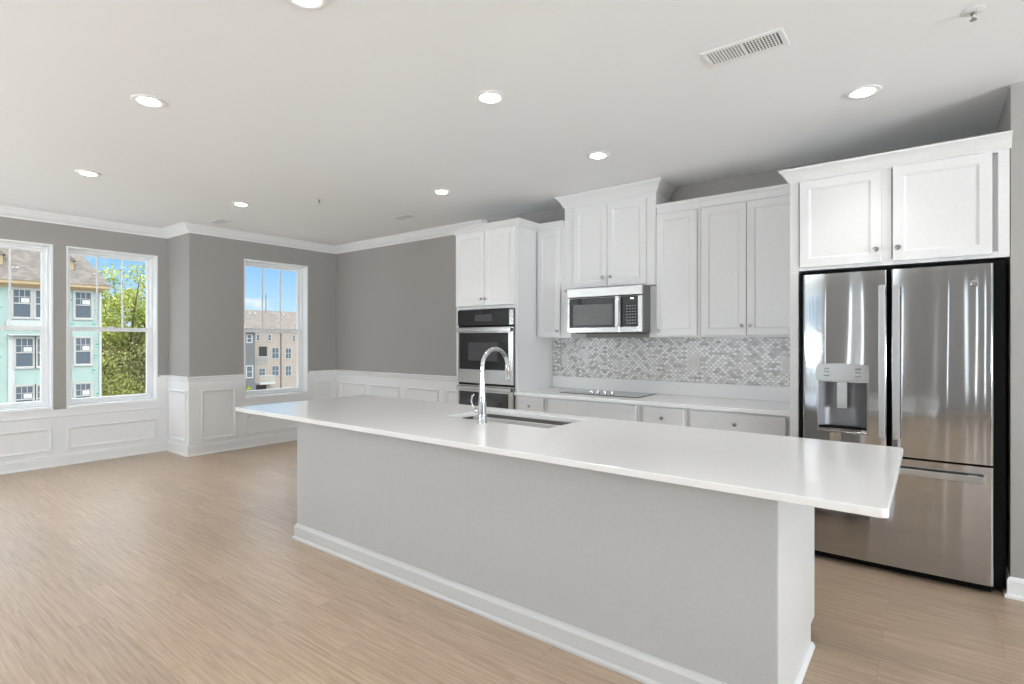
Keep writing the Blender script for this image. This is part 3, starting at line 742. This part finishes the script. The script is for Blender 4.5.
# ================================================================== island
IX0, IX1, IY0, IY1 = -3.630, -.440, 2.160, 2.975
isl = thing('kitchen_island', 'long white kitchen island base with plain panels in the middle of the room', 'island', (-2.03, 2.55, 0))
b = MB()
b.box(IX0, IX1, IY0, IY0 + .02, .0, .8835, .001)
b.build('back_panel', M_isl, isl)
for x0 in (IX0, IX1 - .0195):
    MB().prism([(IY0 + .0205, 0), (IY1 - .10, 0), (IY1 - .10, .10), (IY1, .10), (IY1, .8835), (IY0 + .0205, .8835)], x0, x0 + .0195, lambda a, c_, d: (d, a, c_)).build('end_panel', M_cab, isl)
b = MB(); b.box(IX0 + .02, IX1 - .02, IY1 - .022, IY1 - .002, .10, .8835); b.box(IX0 + .02, IX1 - .02, IY1 - .12, IY1 - .10, 0, .10); b.box(IX0 + .02, IX1 - .02, IY0 + .021, IY1 - .022, .10, .12); b.build('carcass', M_cab, isl)
nx = 5
for k in range(nx):
    u0 = IX0 + .03 + k * (IX1 - IX0 - .06) / nx; u1 = IX0 + .03 + (k + 1) * (IX1 - IX0 - .06) / nx
    # doors of the working side face +Y
    pr = [(.0, -.001), (0, .0175), (.0025, .020), (.055, .020), (.064, .013)]
    MB().rect_sweep(lambda u, v, d: (u, IY1 - .002 + d, v), u0 + .003, u1 - .003, .115, .872, pr, cap_first=True, cap_last=True).build('door', M_cab, isl)
IB = [(0, 0), (.026, 0), (.026, .012), (.020, .020), (.016, .022), (.016, .088), (.012, .096), (.007, .104), (.005, .112), (0, .112)]
# walk so that the right-hand side is outside the body
MB().path_sweep([(IX0, IY1 - .10), (IX0, IY0), (IX1 + .001, IY0)], IB).build('baseboard', M_islbase, isl)
MB().path_sweep([(IX1, IY0 - .010), (IX1, IY1 - .10)], [(.0005, 0), (.018, 0), (.018, .006), (.012, .016), (.004, .022), (.0005, .022)]).build('shoe_moulding', M_trim, isl)

# island top with the sink cut-out
TX0, TX1, TY0, TY1, TZ = -4.300, -.098, 2.027, 3.250, .914
SX0, SX1, SY0, SY1 = -2.635, -1.790, 2.672, 3.120
def rrect(x0, x1, y0, y1, r, n=6):
    pts = []
    for (cx, cy, a0) in ((x1 - r, y1 - r, 0), (x0 + r, y1 - r, 90), (x0 + r, y0 + r, 180), (x1 - r, y0 + r, 270)):
        for k in range(n + 1):
            a = math.radians(a0 + 90 * k / n); pts.append((cx + r * math.cos(a), cy + r * math.sin(a)))
    return pts
def top_with_hole():
    b = MB(); bm = b.bm; n = 6
    def loop(x0, x1, y0, y1, r, z): return [bm.verts.new((p[0], p[1], z)) for p in rrect(x0, x1, y0, y1, r, n)]
    O = [(TZ - .030, .003), (TZ - .0275, 0), (TZ - .004, 0), (TZ - .0015, .0015), (TZ, .004)]
    outer = [loop(TX0 + i, TX1 - i, TY0 + i, TY1 - i, .022, z) for z, i in O]
    inner = [loop(SX0, SX1, SY0, SY1, .02, z) for z in (TZ - .030, TZ - .002)] + [loop(SX0 - .002, SX1 + .002, SY0 - .002, SY1 + .002, .022, TZ)]
    for L_ in (outer, inner):
        for a, c_ in zip(L_, L_[1:]):
            m_ = len(a)
            for k in range(m_): bm.faces.new((a[k], a[(k + 1) % m_], c_[(k + 1) % m_], c_[k]))
    for a, c_ in ((outer[-1], inner[-1]), (outer[0], inner[0])):
        m_ = len(a)
        for k in range(m_): bm.faces.new((a[k], a[(k + 1) % m_], c_[(k + 1) % m_], c_[k]))
    return b
it = tag(top_with_hole().build('island_countertop', M_quartz), 'long white quartz slab on the island, overhanging both ends', 'countertop')
# sink
sk = thing('sink', 'undermount stainless steel sink set into the island top behind the faucet', 'sink', ((SX0 + SX1) / 2, (SY0 + SY1) / 2, .66))
b = MB(); bm = b.bm
lv = [(-.022, .8835, .03), (-.022, .8815, .03), (0.004, .8815, .02), (.004, .72, .03), (.012, .690, .05), (.03, .676, .06), (.06, .672, .06)]
loops = [[bm.verts.new((p[0], p[1], z)) for p in rrect(SX0 + i, SX1 - i, SY0 + i, SY1 - i, r)] for i, z, r in lv]
for a, c_ in zip(loops, loops[1:]):
    for k in range(len(a)): bm.faces.new((a[k], a[(k + 1) % len(a)], c_[(k + 1) % len(a)], c_[k]))
bm.faces.new(loops[-1])
b.build('basin', M_sink, sk, smooth=40)
MB().lathe([(.045, .672), (.045, .675), (.036, .676), (.030, .672), (.012, .671)], ((SX0 + SX1) / 2, SY1 - .14, 0), 24).build('drain', M_chrome, sk, smooth=40)

# faucet
fx, fy = -2.231, 2.590
fa = thing('faucet', 'tall chrome gooseneck kitchen faucet on the island beside the sink', 'faucet', (fx, fy, TZ))
b = MB().lathe([(.031, TZ), (.031, TZ + .006), (.027, TZ + .010), (.0265, TZ + .06), (.0245, TZ + .12), (.0195, TZ + .20), (.0150, TZ + .27), (.0135, TZ + .32)], (fx, fy, 0), 24)
b.build('body', M_chrome, fa, smooth=50)
pts = [(fx, fy, TZ + .318)]
for k in range(0, 19):
    a = PI - PI * .97 * k / 18
    pts.append((fx, fy + .128 + .128 * math.cos(a), 1.268 + .112 * math.sin(a)))
MB().tube(pts, .0135, 14).build('spout', M_chrome, fa, smooth=50)
p_ = pts[-1]
MB().tube([(fx, p_[1] - .001, 1.278), (fx, p_[1], 1.270), (fx, p_[1] + .006, 1.235), (fx, p_[1] + .014, 1.185), (fx, p_[1] + .016, 1.172), (fx, p_[1] + .0165, 1.168)], [.0135, .0160, .0185, .0205, .0200, .015], 16).build('spray_head', M_chrome, fa, smooth=50)
MB().tube([(fx - .020, fy, TZ + .075), (fx - .055, fy, TZ + .075), (fx - .060, fy, TZ + .075), (fx - .066, fy, TZ + .075)], [.0175, .0175, .0165, .010], 16).build('handle_hub', M_chrome, fa, smooth=50)
MB().tube([(fx - .050, fy, TZ + .085), (fx - .078, fy - .004, TZ + .105), (fx - .088, fy - .005, TZ + .135), (fx - .080, fy - .004, TZ + .165), (fx - .068, fy - .003, TZ + .178)], [.006, .0065, .006, .0055, .005], 10).build('lever', M_chrome, fa, smooth=50)

# ================================================================== ceiling fixtures
def downlight(x, y, label):
    o = thing('recessed_light', label, 'ceiling light', (x, y, ZC), 'recessed ceiling lights')
    MB().lathe([(.092, ZC - .001), (.092, ZC - .004), (.088, ZC - .007), (.070, ZC - .008), (.053, ZC - .003), (.053, ZC - .0005)], (x, y, 0), 32).build('trim_ring', M_lamptrim, o, smooth=35)
    MB().lathe([(.052, ZC - .0105), (.0515, ZC - .009), (.051, ZC - .0082)], (x, y, 0), 32).build('lens', M_lens, o)
    ld = bpy.data.lights.new('bulb', 'AREA'); ld.shape = 'DISK'; ld.size = .11; ld.spread = math.radians(80); ld.energy = LAMP_W; ld.color = (1.0, .975, .94)
    lo = bpy.data.objects.new('bulb', ld); COL.objects.link(lo); lo.parent = o; lo.location = (0, 0, -.013)
    return o
first = None
for (x, y, lab) in (
        (-2.05, 2.45, 'recessed ceiling light directly above the middle of the island'),
        (-.30, 3.71, 'recessed ceiling light in front of the refrigerator cabinet'),
        (-2.03, 3.73, 'recessed ceiling light in front of the microwave cabinet'),
        (-3.72, 3.72, 'recessed ceiling light in front of the oven cabinet'),
        (-5.73, 2.77, 'recessed ceiling light nearest the window behind the island'),
        (-5.71, 1.46, 'recessed ceiling light nearest the left pair of windows'),
        (-3.70, 1.242, 'recessed ceiling light over the open floor in front of the island, left of centre'),
        (-2.06, 1.26, 'recessed ceiling light cut by the top edge of the picture'),
        (-.30, 1.26, 'recessed ceiling light above the camera'),
        (-5.71, -.8, 'recessed ceiling light over the left part of the floor behind the camera'),
        (-2.06, -.8, 'recessed ceiling light over the floor behind the camera'),
        (1.3, -.8, 'recessed ceiling light over the right part of the floor behind the camera')):
    if first is None: first = downlight(x, y, lab)
    else:
        c = copy_tree(first, (x, y, ZC)); c['label'] = lab

def big_vent():
    x0, x1, y0, y1 = -.908, -.530, 2.715, 2.893
    o = thing('ceiling_vent', 'large white two-section ceiling register above the island', 'vent', ((x0 + x1) / 2, (y0 + y1) / 2, ZC))
    f = lambda u, v, d: (u, v, ZC - d)
    MB().rect_sweep(f, x0, x1, y0, y1, [(0, .0005), (0, .004), (.006, .007), (.024, .007), (.028, .002)]).build('frame', M_grille, o)
    MB().box(x0 + .02, x1 - .02, y0 + .02, y1 - .02, ZC - .0018, ZC - .0008).build('duct_shade', M_ventdark, o)  # dark sheet painted as the shade inside the duct
    xm = (x0 + x1) / 2
    b = MB(); b.box(xm - .008, xm + .008, y0 + .028, y1 - .028, ZC - .007, ZC - .002)
    b.build('divider', M_grille, o)
    for sec, (a, d) in enumerate(((x0 + .032, xm - .012), (xm + .012, x1 - .032))):
        b = MB(); n = 10
        for k in range(n):
            u = a + (d - a) * (k + .5) / n; w = .0042 if sec == 0 else .0028
            b.prism([(u - w, ZC - .0065), (u + w, ZC - .0065), (u + w + .001, ZC - .0025), (u - w + .002, ZC - .0025)], y0 + .028, y1 - .028, lambda p, q, r: (p, r, q))
        if sec == 1:
            for k in range(5):
                v = y0 + .045 + k * .022; b.box(a, d, v - .0015, v + .0015, ZC - .0042, ZC - .0025)
        b.build('louvers', M_grille, o)
    MB().box(x0 + .010, x0 + .014, y0 + .06, y1 - .08, ZC - .011, ZC - .0065).build('damper_lever', M_grille, o)
big_vent()
def small_vent(x, y, w, l, label):
    o = thing('ceiling_vent', label, 'vent', (x, y, ZC))
    f = lambda u, v, d: (u, v, ZC - d)
    MB().rect_sweep(f, x - l / 2, x + l / 2, y - w / 2, y + w / 2, [(0, .0005), (0, .004), (.005, .007), (.022, .007), (.026, .002)]).build('frame', M_grille, o)
    MB().box(x - l / 2 + .02, x + l / 2 - .02, y - w / 2 + .02, y + w / 2 - .02, ZC - .0018, ZC - .0008).build('duct_shade', M_ventdark, o)  # dark sheet for the shade behind the louvers
    b = MB(); n = 12
    for k in range(n):
        u = x - l / 2 + .03 + (l - .06) * (k + .5) / n; b.box(u - .0028, u + .0028, y - w / 2 + .026, y + w / 2 - .026, ZC - .0065, ZC - .0025)
    b.build('louvers', M_grille, o)
small_vent(-6.77, 3.03, .17, .32, 'small grey ceiling register near the wall jog')
small_vent(-4.83, 4.23, .17, .32, 'small grey ceiling register close to the oven cabinet crown')
def sprinkler(x, y, label):
    o = thing('sprinkler_head', label, 'sprinkler', (x, y, ZC))
    MB().lathe([(.042, -.0008), (.042, -.002), (.034, -.004), (.018, -.006), (.014, -.006)], (x, y, ZC), 28).build('escutcheon', M_grille, o, smooth=40)
    b = MB().lathe([(.010, -.010), (.010, -.020), (.006, -.024), (.005, -.034), (.013, -.040), (.013, -.042), (.003, -.043)], (x, y, ZC), 16); b.build('nozzle', M_steel_nickel, o, smooth=40)
    return o
s0 = sprinkler(.153, 3.09, 'white ceiling sprinkler head near the refrigerator')
c = copy_tree(s0, (-4.90, 3.157, ZC)); c['label'] = 'small ceiling sprinkler head over the dining end of the room'

# ================================================================== outside
g = MB().box(-140, -9, -60, 120, -7.6, -7.1).build('ground', M_ground); struct(g)

HXF = -42.0
hs = thing('house', 'mint-sheathed house under construction with grey shingled roof, outside the left windows', 'house', (-47, 4, -7.1))
b = MB(); b.box(-54, HXF, -8, 11.4, -7.1, 4.60); b.build('wall', M_mint, hs)
b = MB(); b.box(-54.2, HXF + .04, -8.0, 11.45, 4.50, 4.72); b.box(-54.4, HXF + .45, -8.2, 11.78, 4.72, 4.92); b.build('fascia', M_wood, hs)
b = MB(); bm = b.bm
ez = 4.92; k_, p_r, r_ = .42, .92, 5.4
P = [(HXF + .5, -8.3, ez), (HXF + .5, 11.82, ez), (HXF + .5 - r_, 11.82 - k_ * r_, ez + p_r * r_), (HXF + .5 - r_, -8.3 + k_ * r_, ez + p_r * r_), (HXF - 12.4, 11.82, ez), (HXF - 12.4, -8.3, ez), ]
v = [bm.verts.new(p) for p in P]
bm.faces.new((v[0], v[1], v[2], v[3])); bm.faces.new((v[1], v[4], v[2])); bm.faces.new((v[4], v[5], v[3], v[2])); bm.faces.new((v[5], v[0], v[3])); bm.faces.new((v[0], v[1], v[4], v[5]))
b.build('roof', M_shingle, hs)
def house_window(y0, y1, z0, z1, x=HXF, sticker=True, fr_m=None, par=None, w=.14, d=.07):
    par = par or hs
    o = MB().rect_sweep(FX(x), y0 - w, y1 + w, z0 - w, z1 + w, [(0, 0), (0, d), (w - .05, d), (w, d - .04), (w, .0)]).build('window', fr_m or M_housetrim, par)
    MB().box(x + .005, x + .02, y0, y1, z0, z1).build('pane', M_housewin, o)
    b = MB(); zm = (z0 + z1) / 2
    b.box(x + .02, x + .06, y0, y1, zm - .035, zm + .035)
    n = 3
    for k in range(1, n): b.box(x + .02, x + .035, y0 + (y1 - y0) * k / n - .015, y0 + (y1 - y0) * k / n + .015, zm, z1)
    b.box(x + .02, x + .035, y0, y1, (zm + z1) / 2 - .015, (zm + z1) / 2 + .015)
    b.build('sash', M_housetrim if fr_m is None else fr_m, o)
    if sticker:
        MB().box(x + .021, x + .026, y0 + .45 * (y1 - y0), y0 + .95 * (y1 - y0), zm + .06, zm + .32).build('sticker', M_sticker, o)
for (y0, y1, z0, z1) in ((10.10, 10.86, 2.85, 4.42), (10.12, 10.83, -.03, 1.55), (10.12, 10.83, -2.75, -1.32),
                         (7.22, 7.95, 2.81, 4.38), (8.22, 8.95, 2.81, 4.38), (7.33, 8.06, -.09, 1.52), (8.29, 9.02, -.09, 1.52), (7.33, 8.06, -2.75, -1.30), (8.29, 9.02, -2.75, -1.30),
                         (4.4, 5.2, 2.81, 4.38), (4.4, 5.2, -.09, 1.52)):
    house_window(y0, y1, z0, z1)
b = MB(); b.box(HXF + .001, HXF + .055, 6.98, 7.26, -7.0, 1.72); b.box(HXF + .001, HXF + .055, 9.10, 9.30, -7.0, 1.72); b.box(HXF + .001, HXF + .09, 6.9, 9.36, 2.10, 2.62); b.box(HXF + .001, HXF + .30, 6.95, 9.32, 1.72, 1.80); b.box(HXF + .001, HXF + .055, 11.30, 11.42, -7.0, 4.5)
b.build('corner_boards', M_whitevinyl, hs)
b = MB()                                              # printed marks on the sheathing
rnd = random.Random(3)
for (zz) in (-2.0, -.5, .45, 1.15, 2.4, 3.3, 3.9):
    for yy in (5.75, 6.35, 8.4, 9.62, 11.02):
        if 7.0 < yy < 9.3 and not (-.9 < zz < -.2): continue
        w_ = rnd.uniform(.12, .32); yq = yy + rnd.uniform(-.12, .12)
        b.box(HXF + .0005, HXF + .004, yq, yq + w_, zz, zz + rnd.uniform(.04, .10))
        b.box(HXF + .0005, HXF + .004, yq, yq + w_ * .6, zz - .16, zz - .12)
b.build('sheathing_print', M_print, hs)
def dormer(y0, y1):
    xf = HXF - .55; z0, z1 = 5.20, 6.40
    o = MB().box(xf - 2.0, xf, y0, y1, z0, z1).build('dormer', tint(mat('dormer_wrap', rough=.6), 2, (.36, .41, .44), (.45, .49, .52)), hs)
    ym = (y0 + y1) / 2
    MB().prism([(y0 - .15, z1), (y1 + .15, z1), (ym, z1 + .75)], xf - 2.6, xf + .15, lambda a, c_, d: (d, a, c_)).build('dormer_roof', M_shingle, o)
    MB().rect_sweep(FX(xf), y0, y1, z0, z1, [(0, 0), (0, .05), (.22, .05), (.24, 0)]).build('dormer_trim', M_wood, o)
    f_ = MB().rect_sweep(FX(xf), ym - .36, ym + .36, z0 + .26, z1 - .22, [(0, 0), (0, .06), (.16, .06), (.18, 0)]).build('dormer_window', M_housetrim, o)
    MB().box(xf + .004, xf + .012, ym - .20, ym + .20, z0 + .42, z1 - .38).build('dormer_pane', M_housewin, o)
dormer(8.85, 10.12); dormer(5.55, 6.85)

# tree beside the house
def leafy(b, centres, n, size, rnd, spread):
    bm = b.bm
    for _ in range(n):
        c, r = rnd.choice(centres)
        d = Vector((rnd.gauss(0, 1), rnd.gauss(0, 1), rnd.gauss(0, 1))); d = d.normalized() * r * (rnd.random() ** .45)
        p = Vector(c) + d * spread
        u = Vector((rnd.uniform(-1, 1), rnd.uniform(-1, 1), rnd.uniform(-1, 1))).normalized(); w = u.orthogonal().normalized()
        s = size * rnd.uniform(.6, 1.4)
        bm.faces.new([bm.verts.new(p + u * s), bm.verts.new(p + w * s * .55), bm.verts.new(p - u * s), bm.verts.new(p - w * s * .55)])
tr = thing('tree', 'spring-green leafy tree beyond the mint house, outside the window by the jog', 'tree', (-58, 17.5, -7.1))
rnd = random.Random(11)
base = Vector((-58, 17.8, -7.1)); b = MB(); tips = []
b.tube([base, base + Vector((0, .2, 3)), base + Vector((.2, -.1, 6))], [.30, .26, .2], 10)
fork = base + Vector((.2, -.1, 6))
for k in range(9):
    a = 2 * PI * k / 9 + rnd.uniform(-.3, .3); L_ = rnd.uniform(2.4, 4.2); h_ = rnd.uniform(3.4, 8.6)
    m_ = fork + Vector((math.cos(a) * L_ * .5, math.sin(a) * L_ * .55, h_ * .6)); e_ = fork + Vector((math.cos(a) * L_, math.sin(a) * L_, h_))
    b.tube([fork, m_, e_], [.12, .08, .03], 7); tips += [(e_, 1.25), (m_, 1.1)]
    for j in range(3):
        q = m_ + Vector((rnd.uniform(-1.4, 1.4), rnd.uniform(-1.4, 1.4), rnd.uniform(.2, 2.2))); b.tube([m_, (m_ + q) / 2 + Vector((0, 0, .15)), q], [.07, .05, .02], 5); tips.append((q, .95))
b.build('trunk', M_bark, tr, smooth=60)
b = MB(); leafy(b, tips, 9000, .13, rnd, 1.0); b.build('crown', M_leaf, tr)
# wild thicket on the slope
b = MB(); rnd = random.Random(5); cs = []
for k in range(150):
    x_ = rnd.uniform(-66, -52); y_ = rnd.uniform(13.4, 23); top = .7 + (-52 - x_) * .12 + rnd.uniform(-1.0, .6)
    cs.append((Vector((x_, y_, top - 1.0)), rnd.uniform(1.1, 2.0))); cs.append((Vector((x_ + 1, y_, top - 3.2)), rnd.uniform(1.4, 2.4)))
leafy(b, cs, 62000, .115, rnd, 1.0)
tag(b.build('undergrowth', M_brush), 'olive-green wild thicket on the slope right of the mint house', 'bushes', kind='stuff')
b = MB(); cs = [(Vector((rnd.uniform(-100, -84), rnd.uniform(17, 33), rnd.uniform(-4, 1.4))), rnd.uniform(1.6, 3)) for k in range(70)]
leafy(b, cs, 7000, .5, rnd, 1.0)
tag(b.build('undergrowth', M_brush), 'far band of woodland behind the thicket', 'bushes', kind='stuff')
struct(MB().prism([(-100, -7.1), (-52, -7.1), (-60, -2.8), (-68, -.9), (-100, -.2)], 12.4, 24, lambda a, c_, d: (a, d, c_)).build('hill', tint(mat('slope_earth', rough=.95), .5, (.16, .14, .06), (.25, .22, .11))))

# tan apartment block and its grey neighbour
TXF = -80.0
ap = thing('apartment_building', 'tan apartment building with brown roof and balconies, seen through the window behind the island', 'building', (-86, 47, -7.1))
MB().box(-92, TXF, 40.75, 58, -7.1, 3.02).build('wall', M_tan, ap)
MB().box(-92.3, TXF + .35, 40.3, 58.3, 3.02, 3.20).build('eave', M_whitevinyl, ap)
rf = MB().prism([(TXF + .5, 3.20), (-87, 6.35), (-92.6, 3.20)], 36.5, 58.5, lambda a, c_, d: (a, d, c_)).build('roof', M_tanroof, ap)
for yy in (38.9, 39.5, 42.4, 43.3, 47.5, 48.1): MB().box(-85.4, -85.1, yy, yy + .26, 5.2, 5.95).build('vent_pipe', M_whitevinyl, rf)
MB().tube([(-86.5, 45.9, 6.0), (-86.5, 45.9, 9.0)], .07, 6).build('mast', M_steel_nickel, rf)
def block_window(y0, y1, z0, z1, n, x, par):
    o = MB().box(x, x + .04, y0 - .06, y1 + .06, z0 - .06, z1 + .06).build('window', M_whitevinyl, par)
    for k in range(n):
        for (a, d) in ((z0, (z0 + z1) / 2 - .03), ((z0 + z1) / 2 + .03, z1)):
            u0 = y0 + (y1 - y0) * k / n + .03; u1 = y0 + (y1 - y0) * (k + 1) / n - .03
            MB().box(x + .04, x + .055, u0, u1, a, d).build('pane', M_housewin, o)
for (y0, y1, z0, z1, n) in ((40.99, 41.45, 1.48, 2.23, 1), (42.78, 43.25, 1.44, 2.25, 1), (46.8, 47.2, 1.35, 2.10, 1), (43.41, 44.48, -1.31, .26, 2), (45.62, 46.54, -1.40, .17, 2), (43.41, 44.48, -4.0, -2.55, 2), (45.62, 46.54, -4.1, -2.62, 2), (41.37, 42.3, -3.84, -2.85, 2), (49, 50.0, -1.4, .17, 2), (49, 50, -4.1, -2.6, 2)):
    block_window(y0, y1, z0, z1, n, TXF, ap)
MB().box(TXF + .001, TXF + .03, 41.37, 42.62, -.96, .49).build('balcony_shade', M_dark, ap)  # flat dark sheet painted as the shaded balcony recess
def railing(y0, y1, z0, z1, x1_, slab):
    b = MB(); b.box(x1_ - .05, x1_, y0, y1, z1 - .08, z1); b.box(x1_ - .05, x1_, y0, y1, z0, z0 + .08)
    n = 12
    for k in range(n + 1): u = y0 + (y1 - y0 - .05) * k / n; b.box(x1_ - .045, x1_ - .005, u, u + .05, z0, z1)
    b.build('railing', M_whitevinyl, ap)
    if slab: MB().box(TXF, x1_, y0 - .05, y1 + .05, z0 - .22, z0).build('balcony_slab', M_whitevinyl, ap)
railing(41.07, 42.78, -2.03, -.98, TXF + .10, False)
railing(40.87, 43.2, -4.95, -3.8, TXF + 1.3, True)
for (y0, y1, z0, z1) in ((40.95, 42.46, -7.0, -5.35), (43.41, 44.71, -7.0, -5.9), (45.2, 46.54, -7.0, -5.9)):
    MB().box(TXF + .001, TXF + .06, y0, y1, z0, z1).build('garage_door', M_housetrim if y0 > 43 else M_dark, ap)  # the dark one is a flat sheet for a shaded garage opening
MB().box(TXF + .001, TXF + .12, 44.79, 44.90, -7.0, 3.0).build('downspout', M_bark, ap)
gb = thing('grey_building', 'dark grey townhouse at the left side of the tan apartment building', 'building', (-82, 37, -7.1))
MB().box(-79.9, -78, 26, 39.75, -7.1, 2.6).build('wall', M_greyside, gb)
MB().prism([(-77.5, 2.6), (-79.9, 3.15), (-79.9, 2.6)], 25.6, 40.0, lambda a, c_, d: (a, d, c_)).build('roof', M_tanroof, gb)
for (y0, y1, z0, z1) in ((38.62, 39.2, 1.2, 2.21), (38.55, 39.3, -3.9, -2.35), (36.0, 36.8, -3.9, -2.35)):
    o = MB().rect_sweep(FX(-78), y0 - .15, y1 + .15, z0 - .15, z1 + .15, [(0, 0), (0, .05), (.14, .05), (.15, 0)]).build('window', M_whitevinyl, gb)
    MB().box(-77.995, -77.985, y0, y1, z0, z1).build('pane', M_housewin, o)
    MB().box(-77.98, -77.95, y0, y1, (z0 + z1) / 2 - .04, (z0 + z1) / 2 + .04).build('sash', M_whitevinyl, o)
# shrub in front of the grey house
sh = thing('shrub', 'small green shrub at the foot of the grey townhouse', 'shrub', (-74, 36.2, -7.1))
rnd = random.Random(9); b = MB(); leafy(b, [(Vector((-74, 36.2, -6.0)), .9), (Vector((-74, 36.5, -5.4)), .7), (Vector((-74, 35.8, -6.6)), .8)], 700, .14, rnd, 1.0); b.build('foliage', M_leaf, sh)
MB().tube([(-74, 36.2, -7.1), (-74, 36.25, -5.4)], .08, 6).build('stem', M_bark, sh)
